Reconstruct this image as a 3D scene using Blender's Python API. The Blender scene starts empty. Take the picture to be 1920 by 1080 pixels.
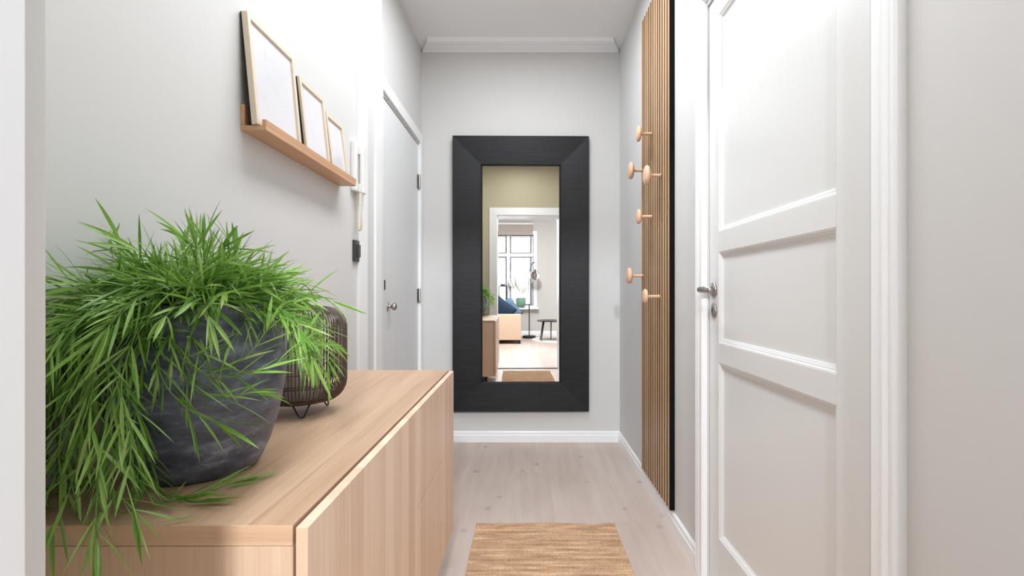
import bpy, bmesh, math, random
from mathutils import Vector, Matrix, noise
random.seed(7)
scene = bpy.context.scene
PI = math.pi

# ------------------------------------------------------------------ camera
F = 920.0; CX = 987.0; CY = 548.5; CAMZ = 1.04
cam_d = bpy.data.cameras.new('camera'); cam = bpy.data.objects.new('camera', cam_d)
scene.collection.objects.link(cam); scene.camera = cam
cam.location = (0, 0, CAMZ); cam.rotation_euler = (PI/2, 0, 0)
cam_d.sensor_width = 36.0; cam_d.lens = F/1920*36
cam_d.shift_x = -(CX-960)/1920; cam_d.shift_y = (CY-540)/1920
cam_d.clip_start = 0.01; cam_d.clip_end = 200

# ------------------------------------------------------------------ light
world = bpy.data.worlds.new('world'); scene.world = world; world.use_nodes = True
bg = world.node_tree.nodes['Background']
bg.inputs[0].default_value = (0.86, 0.93, 1.0, 1); bg.inputs[1].default_value = 11.0
scene.view_settings.view_transform = 'Standard'; scene.view_settings.look = 'None'
scene.view_settings.gamma = 1.0; scene.view_settings.use_curve_mapping = False
scene.view_settings.exposure = 0.58
scene.cycles.use_denoising = True
scene.cycles.max_bounces = 14; scene.cycles.diffuse_bounces = 8; scene.cycles.glossy_bounces = 6
scene.cycles.transmission_bounces = 8; scene.cycles.transparent_max_bounces = 12
scene.cycles.sample_clamp_indirect = 6.0
scene.cycles.caustics_reflective = False; scene.cycles.caustics_refractive = False

def area(name, loc, rot, sx, sy, power, col=(1, 1, 1), shape='RECTANGLE'):
    d = bpy.data.lights.new(name, 'AREA'); d.shape = shape; d.size = sx; d.size_y = sy
    d.energy = power; d.color = col
    o = bpy.data.objects.new(name, d); scene.collection.objects.link(o)
    o.location = loc; o.rotation_euler = rot; return o
WARM = (0.87, 0.94, 1.0)
HALL_FILLS = [(0.0, 1.12, 7.0), (0.0, 2.22, 10.0)]     # two ceiling panels added as unseen fill light for the hall
for i, (x, y, p) in enumerate(HALL_FILLS):
    area('hall_lamp_light', (x, y, 2.73-0.045), (0, 0, 0), 0.40, 0.95, p, WARM)
d = bpy.data.lights.new('pendant_light', 'POINT'); d.energy = 240; d.color = (0.90, 0.955, 1.0); d.shadow_soft_size = 0.12  # added point light behind the camera, sends frontal light down the hall
o = bpy.data.objects.new('pendant_light', d); scene.collection.objects.link(o); o.location = (0.12, -1.80, 2.46)
area('living_lamp_light', (0.2, -3.0, 2.60), (0, 0, 0), 0.55, 0.55, 15, (0.93, 0.97, 1.0), 'DISK')  # added fill light for the living room

# ------------------------------------------------------------------ helpers
def P(px, py, D): return Vector(((px-CX)*D/F, D, CAMZ-(py-CY)*D/F))
def lin(c): return tuple(((v/255)/12.92 if v/255 <= 0.04045 else ((v/255+0.055)/1.055)**2.4) for v in c)+(1,)
col = scene.collection

def obj(name, bm, mat, parent=None, smooth=False, bevel=0, seg=2, doubles=0, auto=None):
    if doubles: bmesh.ops.remove_doubles(bm, verts=bm.verts, dist=doubles)
    bmesh.ops.recalc_face_normals(bm, faces=bm.faces)
    me = bpy.data.meshes.new(name)
    if parent is None:
        xs = [v.co for v in bm.verts]
        lo = Vector([min(c[i] for c in xs) for i in range(3)]); hi = Vector([max(c[i] for c in xs) for i in range(3)])
        org = Vector(((lo.x+hi.x)/2, (lo.y+hi.y)/2, lo.z))
        off = org
    else:
        off = Vector((0, 0, 0)); p = parent
        while p is not None: off = off + Vector(p.location); p = p.parent
    for v in bm.verts: v.co = v.co-off
    bm.to_mesh(me); bm.free()
    if smooth:
        for p in me.polygons: p.use_smooth = True
    o = bpy.data.objects.new(name, me); col.objects.link(o)
    if mat: me.materials.append(mat)
    if parent is None: o.location = off
    else: o.parent = parent
    if bevel:
        b = o.modifiers.new('bevel', 'BEVEL'); b.width = bevel; b.segments = seg; b.limit_method = 'ANGLE'; b.angle_limit = math.radians(35)
        b.harden_normals = False
        for p in me.polygons: p.use_smooth = True
        w = o.modifiers.new('wn', 'WEIGHTED_NORMAL'); w.keep_sharp = True
    return o
def thing(name, label, cat, loc=(0, 0, 0), group=None):
    o = bpy.data.objects.new(name, None); col.objects.link(o); o.location = loc; o.empty_display_size = 0.05
    o['label'] = label; o['category'] = cat
    if group: o['group'] = group
    return o
def tag(o, label, cat, group=None, kind=None):
    o['label'] = label; o['category'] = cat
    if group: o['group'] = group
    if kind: o['kind'] = kind
    return o
def struct(name, bm, mat, bevel=0, smooth=False):
    o = obj(name, bm, mat, None, bevel=bevel, smooth=smooth); o['kind'] = 'structure'; return o
def sroot(name, loc):
    o = bpy.data.objects.new(name, None); col.objects.link(o); o.location = loc; o['kind'] = 'structure'; o.empty_display_size = 0.05
    return o
def box(bm, x0, x1, y0, y1, z0, z1):
    v = [bm.verts.new((x, y, z)) for x in (x0, x1) for y in (y0, y1) for z in (z0, z1)]
    for f in ((0, 1, 3, 2), (4, 6, 7, 5), (0, 4, 5, 1), (2, 3, 7, 6), (0, 2, 6, 4), (1, 5, 7, 3)):
        bm.faces.new([v[i] for i in f])
def B(*boxes):
    bm = bmesh.new()
    for b in boxes: box(bm, *b)
    return bm
def lathe(bm, prof, c=(0, 0, 0), n=48, axis='Z', cap0=True, cap1=True, sx=1, sy=1):
    rings = []
    for r, h in prof:
        ring = []
        for k in range(n):
            a = 2*PI*k/n; u, w = r*math.cos(a)*sx, r*math.sin(a)*sy
            p = {'Z': (u, w, h), 'X': (h, u, w), 'Y': (u, h, w)}[axis]
            ring.append(bm.verts.new((c[0]+p[0], c[1]+p[1], c[2]+p[2])))
        rings.append(ring)
    for a, b in zip(rings, rings[1:]):
        for k in range(n): bm.faces.new((a[k], a[(k+1) % n], b[(k+1) % n], b[k]))
    if cap0: bm.faces.new(rings[0][::-1])
    if cap1: bm.faces.new(rings[-1])
def tube(bm, pts, r, n=8, cap=True, closed=False):
    pts = [Vector(p) for p in pts]; N = len(pts)
    up = None; rings = []
    for i, p in enumerate(pts):
        if closed: t = pts[(i+1) % N]-pts[(i-1) % N]
        else: t = pts[min(i+1, N-1)]-pts[max(i-1, 0)]
        if t.length < 1e-9: t = Vector((0, 0, 1))
        t.normalize()
        if up is None:
            up = Vector((0, 0, 1)) if abs(t.z) < 0.9 else Vector((1, 0, 0))
        up = (up-t*up.dot(t))
        if up.length < 1e-6: up = t.orthogonal()
        up.normalize(); s = t.cross(up)
        rr = r[i] if isinstance(r, (list, tuple)) else r
        rings.append([bm.verts.new(p+(up*math.cos(2*PI*k/n)+s*math.sin(2*PI*k/n))*rr) for k in range(n)])
    for i in range(N if closed else N-1):
        a = rings[i]; b = rings[(i+1) % N]
        for k in range(n): bm.faces.new((a[k], a[(k+1) % n], b[(k+1) % n], b[k]))
    if cap and not closed:
        bm.faces.new(rings[0][::-1]); bm.faces.new(rings[-1])
def spline(ctrl, n=8):
    """Catmull-Rom through the control points"""
    c = [Vector(p) for p in ctrl]; c = [c[0]*2-c[1]]+c+[c[-1]*2-c[-2]]; out = []
    for i in range(1, len(c)-2):
        for k in range(n):
            t = k/n; a, b, d, e = c[i-1], c[i], c[i+1], c[i+2]
            out.append(0.5*((2*b)+(d-a)*t+(2*a-5*b+4*d-e)*t*t+(3*b-a-3*d+e)*t**3))
    out.append(c[-2]); return out
def loft(bm, u0, u1, v0, v1, prof, f, sides=(0, 1, 2, 3), nobottom=False, close=False, cap_last=False, ends=False):
    """mitred profile around a rectangle; prof = (inset, height); f(u, v, w) -> point"""
    def cor(i, w):
        b = v0 if nobottom else v0+i
        return [f(u0+i, b, w), f(u1-i, b, w), f(u1-i, v1-i, w), f(u0+i, v1-i, w)]
    for s in sides:                      # 0 bottom 1 right 2 top 3 left
        A = [bm.verts.new(cor(i, w)[s]) for i, w in prof]; Bv = [bm.verts.new(cor(i, w)[(s+1) % 4]) for i, w in prof]
        m = len(prof)
        for k in range(m if close else m-1):
            try: bm.faces.new((A[k], A[(k+1) % m], Bv[(k+1) % m], Bv[k]))
            except ValueError: pass
        if ends: bm.faces.new(A); bm.faces.new(Bv[::-1])
    if cap_last:
        i, w = prof[-1]; bm.faces.new([bm.verts.new(p) for p in cor(i, w)])

# ------------------------------------------------------------------ materials
def mat(name, rgb, rough=0.5, metal=0.0, spec=0.5, coat=0.0, **k):
    m = bpy.data.materials.new(name); m.use_nodes = True; n = m.node_tree.nodes; b = n['Principled BSDF']
    b.inputs['Base Color'].default_value = lin(rgb); b.inputs['Roughness'].default_value = rough
    b.inputs['Metallic'].default_value = metal; b.inputs['Specular IOR Level'].default_value = spec
    b.inputs['Coat Weight'].default_value = coat; b.inputs['Coat Roughness'].default_value = 0.05
    for key, v in k.items(): b.inputs[key.replace('_', ' ')].default_value = v
    return m
def nd(m, t, **k):
    n = m.node_tree.nodes.new(t)
    for a, v in k.items():
        if a.startswith('in_'): n.inputs[a[3:].replace('_', ' ')].default_value = v
        else: setattr(n, a, v)
    return n
def lk(m, a, b): m.node_tree.links.new(a, b)
def bsdf(m): return m.node_tree.nodes['Principled BSDF']
def ramp(m, stops):
    r = nd(m, 'ShaderNodeValToRGB'); e = r.color_ramp.elements
    while len(e) < len(stops): e.new(0.5)
    for i, (p, c) in enumerate(stops): e[i].position = p; e[i].color = lin(c) if len(c) == 3 else c
    return r
def coords(m, scale=(1, 1, 1), loc=(0, 0, 0), kind='Position'):
    g = nd(m, 'ShaderNodeNewGeometry'); mp = nd(m, 'ShaderNodeMapping')
    mp.inputs['Scale'].default_value = scale; mp.inputs['Location'].default_value = loc
    lk(m, g.outputs['Position'], mp.inputs['Vector']); return mp
def bump(m, hsock, strength=0.2, dist=0.01):
    b = nd(m, 'ShaderNodeBump'); b.inputs['Strength'].default_value = strength; b.inputs['Distance'].default_value = dist
    lk(m, hsock, b.inputs['Height']); lk(m, b.outputs['Normal'], bsdf(m).inputs['Normal']); return b
def paint(name, rgb, rough=0.6, bmp=0.06, spec=0.3, scale=160):
    m = mat(name, rgb, rough, spec=spec)
    mp = coords(m); nz = nd(m, 'ShaderNodeTexNoise'); nz.inputs['Scale'].default_value = scale; nz.inputs['Detail'].default_value = 3
    lk(m, mp.outputs[0], nz.inputs['Vector']); bump(m, nz.outputs['Fac'], bmp, 0.002); return m
def wood(name, base, dark, light, along='Y', plank=None, plank_axis='X', rough=0.42, grain=1.0, ang=None, spec=0.35):
    """straight-grained oak: streaks run along one axis, staves change tone across another"""
    m = mat(name, base, rough, spec=spec)
    s = {'X': (0.7, 60, 60), 'Y': (60, 0.7, 60), 'Z': (60, 60, 0.7)}[along]
    s2 = {'X': (1.2, 14, 14), 'Y': (14, 1.2, 14), 'Z': (14, 14, 1.2)}[along]
    mp = coords(m, s); n1 = nd(m, 'ShaderNodeTexNoise'); n1.inputs['Scale'].default_value = 3.2; n1.inputs['Detail'].default_value = 6; n1.inputs['Roughness'].default_value = 0.65
    lk(m, mp.outputs[0], n1.inputs['Vector'])
    mp2 = coords(m, s2, (3, 1, 7)); n2 = nd(m, 'ShaderNodeTexNoise'); n2.inputs['Scale'].default_value = 1.6; n2.inputs['Detail'].default_value = 3
    lk(m, mp2.outputs[0], n2.inputs['Vector'])
    mx = nd(m, 'ShaderNodeMath', operation='MULTIPLY'); mx.inputs[1].default_value = 0.6*grain; lk(m, n1.outputs['Fac'], mx.inputs[0])
    ad = nd(m, 'ShaderNodeMath', operation='MULTIPLY_ADD'); ad.inputs[1].default_value = 0.4
    lk(m, n2.outputs['Fac'], ad.inputs[0]); lk(m, mx.outputs[0], ad.inputs[2])
    fac = ad.outputs[0]
    if plank:
        g = nd(m, 'ShaderNodeNewGeometry'); sp = nd(m, 'ShaderNodeSeparateXYZ'); lk(m, g.outputs['Position'], sp.inputs[0])
        d = nd(m, 'ShaderNodeMath', operation='DIVIDE'); d.inputs[1].default_value = plank; lk(m, sp.outputs[plank_axis], d.inputs[0])
        fl = nd(m, 'ShaderNodeMath', operation='FLOOR'); lk(m, d.outputs[0], fl.inputs[0])
        wn = nd(m, 'ShaderNodeTexWhiteNoise', noise_dimensions='1D'); lk(m, fl.outputs[0], wn.inputs['W'])
        a2 = nd(m, 'ShaderNodeMath', operation='MULTIPLY_ADD'); a2.inputs[1].default_value = 0.30; lk(m, wn.outputs['Value'], a2.inputs[0])
        a3 = nd(m, 'ShaderNodeMath', operation='SUBTRACT'); a3.inputs[1].default_value = 0.15; lk(m, fac, a3.inputs[0])
        lk(m, a3.outputs[0], a2.inputs[2]); fac = a2.outputs[0]
    r = ramp(m, [(0.22, dark), (0.5, base), (0.80, light)]); lk(m, fac, r.inputs[0]); lk(m, r.outputs[0], bsdf(m).inputs['Base Color'])
    bump(m, n1.outputs['Fac'], 0.10, 0.002)
    return m

M_wall = paint('wall_paint', (212, 212, 212), 0.62)
M_ceil = paint('ceiling_paint', (234, 234, 234), 0.7)
M_wallshade = paint('beige_paint', (164, 155, 130), 0.6)  # shade on the doorway wall put into its paint colour
M_trimshade = mat('cream_gloss', (208, 208, 205), 0.35)  # hall-side casing toned down, its shade put into the colour
M_white = mat('white_gloss_paint', (240, 242, 244), 0.28, spec=0.5)
M_whitem = mat('white_satin_paint', (226, 228, 230), 0.4, spec=0.4)
M_living = paint('living_paint', (202, 198, 194), 0.7)
M_door = mat('door_gloss_paint', (223, 224, 224), 0.28)
M_plastic = mat('white_plastic', (236, 236, 235), 0.3)
M_cream = mat('cream_plastic', (232, 222, 205), 0.4)
M_oakY = wood('oak_top', (190, 158, 131), (162, 128, 103), (212, 184, 158), 'Y', 0.085, 'X')
M_oakZ = wood('oak_front', (226, 197, 173), (206, 172, 147), (238, 214, 193), 'Z', 0.062, 'Y')
M_oakZx = wood('oak_side', (216, 183, 156), (196, 159, 131), (229, 201, 176), 'Z', 0.075, 'X')
M_oakX = wood('oak_edge', (212, 176, 146), (188, 148, 120), (226, 196, 168), 'X')
M_oakedge = mat('oak_edge_band', (222, 190, 162), 0.4)
M_shelf = wood('oak_ledge', (206, 164, 130), (186, 140, 105), (220, 184, 152), 'Y')
M_birch = mat('birch', (220, 206, 186), 0.5)
M_knob = wood('beech_knob', (222, 186, 158), (206, 164, 134), (232, 202, 176), 'X', rough=0.5)
M_slat = wood('slat_oak', (196, 160, 122), (160, 122, 86), (216, 184, 148), 'Z', 0.041, 'Y')
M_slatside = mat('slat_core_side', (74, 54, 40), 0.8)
M_felt = mat('black_felt', (16, 15, 15), 0.9, spec=0.15)
M_black = mat('black_metal', (22, 22, 23), 0.45)
M_bfoam = mat('black_board', (20, 20, 24), 0.6)
M_blackwood = mat('black_stained_wood', (26, 27, 30), 0.45, spec=0.3)
def _bw():
    m = M_blackwood
    mp = coords(m, (3, 3, 60)); n = nd(m, 'ShaderNodeTexNoise'); n.inputs['Scale'].default_value = 2; n.inputs['Detail'].default_value = 6
    lk(m, mp.outputs[0], n.inputs['Vector']); r = ramp(m, [(0.3, (15, 16, 19)), (0.7, (28, 29, 33))]); lk(m, n.outputs['Fac'], r.inputs[0])
    lk(m, r.outputs[0], bsdf(m).inputs['Base Color']); bump(m, n.outputs['Fac'], 0.25, 0.003)
_bw()
M_mirror = mat('mirror_glass', (240, 240, 238), 0.0, metal=1.0)
M_steel = mat('brushed_steel', (178, 174, 170), 0.28, metal=1.0)
M_dark = mat('dark_hole', (8, 8, 8), 0.8)
M_switch = mat('charcoal_plastic', (66, 62, 62), 0.35)
M_glassy = mat('clear_glass', (255, 255, 255), 0.0, Transmission_Weight=1.0)
M_frost = mat('frosted_glass', (240, 240, 240), 0.35, Transmission_Weight=0.35)
M_smoke = mat('smoked_glass', (150, 135, 130), 0.02, Transmission_Weight=0.9)
M_greenglass = mat('green_glass', (150, 190, 168), 0.05, Transmission_Weight=0.5)
M_candle = mat('candle_wax', (240, 236, 226), 0.5)
M_wicker = mat('brown_wicker', (84, 66, 58), 0.5)
M_soil = mat('dark_soil', (38, 30, 24), 0.95)
M_fabric = mat('beige_upholstery', (206, 180, 156), 0.85, spec=0.2)
M_navy = mat('navy_fabric', (42, 58, 76), 0.9, spec=0.2)
M_blue = mat('dusty_blue_fabric', (104, 124, 146), 0.9, spec=0.2)
M_blind = mat('taupe_linen', (176, 166, 158), 0.9, spec=0.1)
M_pampas = mat('dried_white_plume', (240, 238, 232), 0.95, spec=0.1)
M_rugwhite = mat('white_wool', (232, 228, 224), 0.95, spec=0.1)
M_fillglow = mat('lamp_diffuser', (250, 248, 244), 0.5)  # glowing face of the added ceiling fill lamps
bsdf(M_fillglow).inputs['Emission Color'].default_value = (1, 0.97, 0.93, 1); bsdf(M_fillglow).inputs['Emission Strength'].default_value = 3

def mk_floor():
    m = mat('whitewashed_oak_floor', (190, 172, 158), 0.42, spec=0.4)
    W = 0.20; L = 2.0
    g = nd(m, 'ShaderNodeNewGeometry'); sp = nd(m, 'ShaderNodeSeparateXYZ'); lk(m, g.outputs['Position'], sp.inputs[0])
    dx = nd(m, 'ShaderNodeMath', operation='MULTIPLY_ADD'); dx.inputs[1].default_value = 1/W; dx.inputs[2].default_value = 0.35; lk(m, sp.outputs['X'], dx.inputs[0])
    fx = nd(m, 'ShaderNodeMath', operation='FLOOR'); lk(m, dx.outputs[0], fx.inputs[0])
    wn = nd(m, 'ShaderNodeTexWhiteNoise', noise_dimensions='1D'); lk(m, fx.outputs[0], wn.inputs['W'])
    dy = nd(m, 'ShaderNodeMath', operation='DIVIDE'); dy.inputs[1].default_value = L; lk(m, sp.outputs['Y'], dy.inputs[0])
    ay = nd(m, 'ShaderNodeMath', operation='ADD'); lk(m, dy.outputs[0], ay.inputs[0]); lk(m, wn.outputs['Value'], ay.inputs[1])
    fy = nd(m, 'ShaderNodeMath', operation='FLOOR'); lk(m, ay.outputs[0], fy.inputs[0])
    cb = nd(m, 'ShaderNodeCombineXYZ'); lk(m, fx.outputs[0], cb.inputs[0]); lk(m, fy.outputs[0], cb.inputs[1])
    pw = nd(m, 'ShaderNodeTexWhiteNoise', noise_dimensions='2D'); lk(m, cb.outputs[0], pw.inputs['Vector'])
    # grain
    mp = coords(m, (16, 1.2, 1)); va = nd(m, 'ShaderNodeVectorMath', operation='ADD'); lk(m, mp.outputs[0], va.inputs[0]); lk(m, pw.outputs['Color'], va.inputs[1])
    n1 = nd(m, 'ShaderNodeTexNoise'); n1.inputs['Scale'].default_value = 1.6; n1.inputs['Detail'].default_value = 7; n1.inputs['Distortion'].default_value = 0.4
    lk(m, va.outputs[0], n1.inputs['Vector'])
    mp2 = coords(m, (5, 1.6, 1)); n2 = nd(m, 'ShaderNodeTexNoise'); n2.inputs['Scale'].default_value = 1.1; n2.inputs['Detail'].default_value = 3
    lk(m, mp2.outputs[0], n2.inputs['Vector'])
    s1 = nd(m, 'ShaderNodeMath', operation='MULTIPLY_ADD'); s1.inputs[1].default_value = 0.55; lk(m, n1.outputs['Fac'], s1.inputs[0])
    s0 = nd(m, 'ShaderNodeMath', operation='MULTIPLY'); s0.inputs[1].default_value = 0.45; lk(m, n2.outputs['Fac'], s0.inputs[0]); lk(m, s0.outputs[0], s1.inputs[2])
    s2 = nd(m, 'ShaderNodeMath', operation='MULTIPLY_ADD'); s2.inputs[1].default_value = 0.22; lk(m, pw.outputs['Value'], s2.inputs[0])
    s3 = nd(m, 'ShaderNodeMath', operation='SUBTRACT'); s3.inputs[1].default_value = 0.11; lk(m, s1.outputs[0], s3.inputs[0]); lk(m, s3.outputs[0], s2.inputs[2])
    r = ramp(m, [(0.2, (170, 153, 143)), (0.5, (190, 174, 165)), (0.8, (204, 190, 182))]); lk(m, s2.outputs[0], r.inputs[0])
    # knots
    mk = coords(m, (4.6, 3.8, 1), (0.35, 0.2, 0)); vo = nd(m, 'ShaderNodeTexVoronoi'); vo.inputs['Scale'].default_value = 1.35; lk(m, mk.outputs[0], vo.inputs['Vector'])
    nk = nd(m, 'ShaderNodeTexNoise'); nk.inputs['Scale'].default_value = 40; lk(m, coords(m).outputs[0], nk.inputs['Vector'])
    ak = nd(m, 'ShaderNodeMath', operation='MULTIPLY_ADD'); ak.inputs[1].default_value = 0.05; lk(m, nk.outputs['Fac'], ak.inputs[0]); lk(m, vo.outputs['Distance'], ak.inputs[2])
    mr = nd(m, 'ShaderNodeMapRange'); mr.inputs['From Min'].default_value = 0.05; mr.inputs['From Max'].default_value = 0.17; mr.inputs['To Min'].default_value = 0.6; mr.inputs['To Max'].default_value = 0.0
    lk(m, ak.outputs[0], mr.inputs['Value'])
    mx = nd(m, 'ShaderNodeMixRGB'); lk(m, mr.outputs[0], mx.inputs[0]); lk(m, r.outputs[0], mx.inputs[1]); mx.inputs[2].default_value = lin((128, 108, 98))
    # seams
    frx = nd(m, 'ShaderNodeMath', operation='FRACT'); lk(m, dx.outputs[0], frx.inputs[0])
    px = nd(m, 'ShaderNodeMath', operation='PINGPONG'); px.inputs[1].default_value = 0.5; lk(m, frx.outputs[0], px.inputs[0])
    lx = nd(m, 'ShaderNodeMath', operation='LESS_THAN'); lx.inputs[1].default_value = 0.006; lk(m, px.outputs[0], lx.inputs[0])
    sm = nd(m, 'ShaderNodeMath', operation='MULTIPLY'); sm.inputs[1].default_value = 0.15; lk(m, lx.outputs[0], sm.inputs[0])
    m2 = nd(m, 'ShaderNodeMixRGB'); lk(m, sm.outputs[0], m2.inputs[0]); lk(m, mx.outputs[0], m2.inputs[1]); m2.inputs[2].default_value = lin((140, 122, 110))
    lk(m, m2.outputs[0], bsdf(m).inputs['Base Color']); bump(m, n1.outputs['Fac'], 0.06, 0.002)
    return m
M_floor = mk_floor()

def mk_jute():
    m = mat('jute_weave', (198, 160, 118), 0.9, spec=0.15)
    mp = coords(m, (1, 1, 1)); n = nd(m, 'ShaderNodeTexNoise'); n.inputs['Scale'].default_value = 9; n.inputs['Detail'].default_value = 4; lk(m, coords(m, (0.7, 6, 1)).outputs[0], n.inputs['Vector'])
    f = nd(m, 'ShaderNodeTexNoise'); f.inputs['Scale'].default_value = 150; f.inputs['Detail'].default_value = 3; lk(m, mp.outputs[0], f.inputs['Vector'])
    s = nd(m, 'ShaderNodeMath', operation='MULTIPLY_ADD'); s.inputs[1].default_value = 0.35; lk(m, f.outputs['Fac'], s.inputs[0])
    h = nd(m, 'ShaderNodeMath', operation='MULTIPLY'); h.inputs[1].default_value = 0.65; lk(m, n.outputs['Fac'], h.inputs[0]); lk(m, h.outputs[0], s.inputs[2])
    r = ramp(m, [(0.3, (132, 102, 78)), (0.52, (184, 150, 120)), (0.72, (216, 188, 156))]); lk(m, s.outputs[0], r.inputs[0]); lk(m, r.outputs[0], bsdf(m).inputs['Base Color'])
    bump(m, f.outputs['Fac'], 0.5, 0.003); return m
M_jute = mk_jute()

def mk_pot():
    m = mat('charcoal_clay', (66, 68, 76), 0.45, spec=0.5)
    mp = coords(m, (12, 12, 34)); n = nd(m, 'ShaderNodeTexNoise'); n.inputs['Scale'].default_value = 1.2; n.inputs['Detail'].default_value = 9; n.inputs['Roughness'].default_value = 0.7; n.inputs['Distortion'].default_value = 0.15
    lk(m, mp.outputs[0], n.inputs['Vector'])
    r = ramp(m, [(0.34, (54, 57, 70)), (0.54, (92, 97, 114)), (0.74, (164, 168, 184))]); lk(m, n.outputs['Fac'], r.inputs[0]); lk(m, r.outputs[0], bsdf(m).inputs['Base Color'])
    n2 = nd(m, 'ShaderNodeTexNoise'); n2.inputs['Scale'].default_value = 1; n2.inputs['Detail'].default_value = 4; lk(m, coords(m, (6, 6, 90)).outputs[0], n2.inputs['Vector'])
    bump(m, n2.outputs['Fac'], 0.25, 0.004); return m
M_pot = mk_pot()

def mk_leaf():
    m = mat('plant_leaf', (84, 140, 48), 0.38, spec=0.5)
    a = nd(m, 'ShaderNodeAttribute', attribute_name='tone'); n = nd(m, 'ShaderNodeTexNoise'); n.inputs['Scale'].default_value = 30; lk(m, coords(m).outputs[0], n.inputs['Vector'])
    s = nd(m, 'ShaderNodeMath', operation='MULTIPLY_ADD'); s.inputs[1].default_value = 0.3; lk(m, n.outputs['Fac'], s.inputs[0]); lk(m, a.outputs['Fac'], s.inputs[2])
    r = ramp(m, [(0.15, (72, 112, 42)), (0.48, (124, 172, 72)), (0.78, (164, 200, 108)), (1.0, (196, 218, 150))]); lk(m, s.outputs[0], r.inputs[0]); lk(m, r.outputs[0], bsdf(m).inputs['Base Color'])
    tr = nd(m, 'ShaderNodeBsdfTranslucent'); lk(m, r.outputs[0], tr.inputs[0]); mx = nd(m, 'ShaderNodeMixShader'); mx.inputs[0].default_value = 0.28
    out = m.node_tree.nodes['Material Output']; lk(m, bsdf(m).outputs[0], mx.inputs[1]); lk(m, tr.outputs[0], mx.inputs[2]); lk(m, mx.outputs[0], out.inputs['Surface'])
    return m
M_leaf = mk_leaf()
M_stem = mat('plant_stem', (104, 140, 62), 0.5)

def mk_print(name, seed):
    m = mat(name, (226, 226, 232), 0.25, coat=0.6)
    w = nd(m, 'ShaderNodeTexNoise'); w.inputs['Scale'].default_value = 7; w.inputs['Detail'].default_value = 2; lk(m, coords(m, (1, 1, 1), (seed, 0, 0)).outputs[0], w.inputs['Vector'])
    d = nd(m, 'ShaderNodeMath', operation='SUBTRACT'); d.inputs[1].default_value = 0.5; lk(m, w.outputs['Fac'], d.inputs[0])
    a = nd(m, 'ShaderNodeMath', operation='ABSOLUTE'); lk(m, d.outputs[0], a.inputs[0])
    r = ramp(m, [(0.0, (218, 217, 223)), (0.008, (226, 226, 232))]); lk(m, a.outputs[0], r.inputs[0]); lk(m, r.outputs[0], bsdf(m).inputs['Base Color'])
    return m

# ================================================================== SETTING
XL = -0.683; XR = 0.65; YB = 3.42; H = 2.73; YF = 0.295      # YF: hall face of the living-room wall
LX0, LX1, LY0 = -3.0, 2.6, -4.93
struct('floor', B((LX0-0.1, LX1+0.1, LY0-0.2, 3.6, -0.06, 0)), M_floor)
struct('ceiling', B((LX0-0.1, LX1+0.1, LY0-0.2, 3.6, H, H+0.06)), M_ceil)
struct('wall_back', B((-0.85, 0.80, YB, YB+0.1, 0, H)), M_wall)
# left wall steps back twice towards the far door
DLY0, DLY1, DLZ = 2.46, 3.352, 2.05
struct('wall_left', B((-0.90, XL, YF, 2.08, 0, H), (-0.90, -0.70, 2.08, 2.376, 0, H), (-0.90, -0.732, 2.376, DLY0, 0, H),
    (-0.90, -0.732, DLY1, YB, 0, H), (-0.90, -0.732, DLY0, DLY1, DLZ, H), (-0.90, -0.80, DLY0, DLY1, 0, DLZ)), M_wall)
DRY0, DRY1, DRZ = 0.93, 1.765, 2.07
for wb in ((XR, 0.80, YF, DRY0, 0, H), (XR, 0.80, DRY1, YB, 0, H), (XR, 0.80, DRY0, DRY1, DRZ, H), (0.715, 0.80, DRY0, DRY1, 0, DRZ)):
    struct('wall_right', B(wb), M_wall)
# wall between the hall and the living room, with its open doorway
OX0, OX1, OZ = -0.300, 0.515, 2.057
struct('wall_front', B((-0.90, OX0-0.012, 0.055, YF, 0, H), (OX1+0.012, 0.80, 0.055, YF, 0, H), (OX0-0.012, OX1+0.012, 0.055, YF, OZ+0.012, H)), M_wallshade)
struct('wall_living_front', B((LX0, OX0-0.012, 0.0, 0.055, 0, H), (OX1+0.012, LX1, 0.0, 0.055, 0, H), (OX0-0.012, OX1+0.012, 0.0, 0.055, OZ+0.012, H)), M_living)
dw = sroot('door_1', (0.1, 0.15, 0))
bm = bmesh.new(); loft(bm, OX0-0.012, OX1+0.012, 0, OZ+0.012, [(0, 0), (0.012, 0), (0.012, 0.30), (0, 0.30)], lambda u, v, w: (u, w-0.005, v), sides=(1, 2, 3), nobottom=True, close=True)
obj('door_lining', bm, M_whitem, dw, bevel=0.002)
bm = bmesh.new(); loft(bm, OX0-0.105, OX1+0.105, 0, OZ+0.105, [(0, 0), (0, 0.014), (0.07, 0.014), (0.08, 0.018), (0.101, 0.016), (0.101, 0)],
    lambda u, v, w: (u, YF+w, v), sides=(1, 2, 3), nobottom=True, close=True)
obj('door_casing', bm, M_trimshade, dw, bevel=0.0015)
bm = bmesh.new(); loft(bm, OX0-0.105, OX1+0.105, 0, OZ+0.105, [(0, 0), (0, -0.014), (0.101, -0.016), (0.101, 0)], lambda u, v, w: (u, w, v), sides=(1, 2, 3), nobottom=True, close=True)
obj('door_casing', bm, M_white, dw)
obj('threshold', B((OX0, OX1, 0.055, 0.115, 0.0, 0.012)), mat('threshold_oak', (110, 92, 80), 0.4), dw, bevel=0.003)
obj('hinge', B((OX0, OX0+0.006, 0.005, 0.03, 1.80, 1.89)), M_black, dw)

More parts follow.
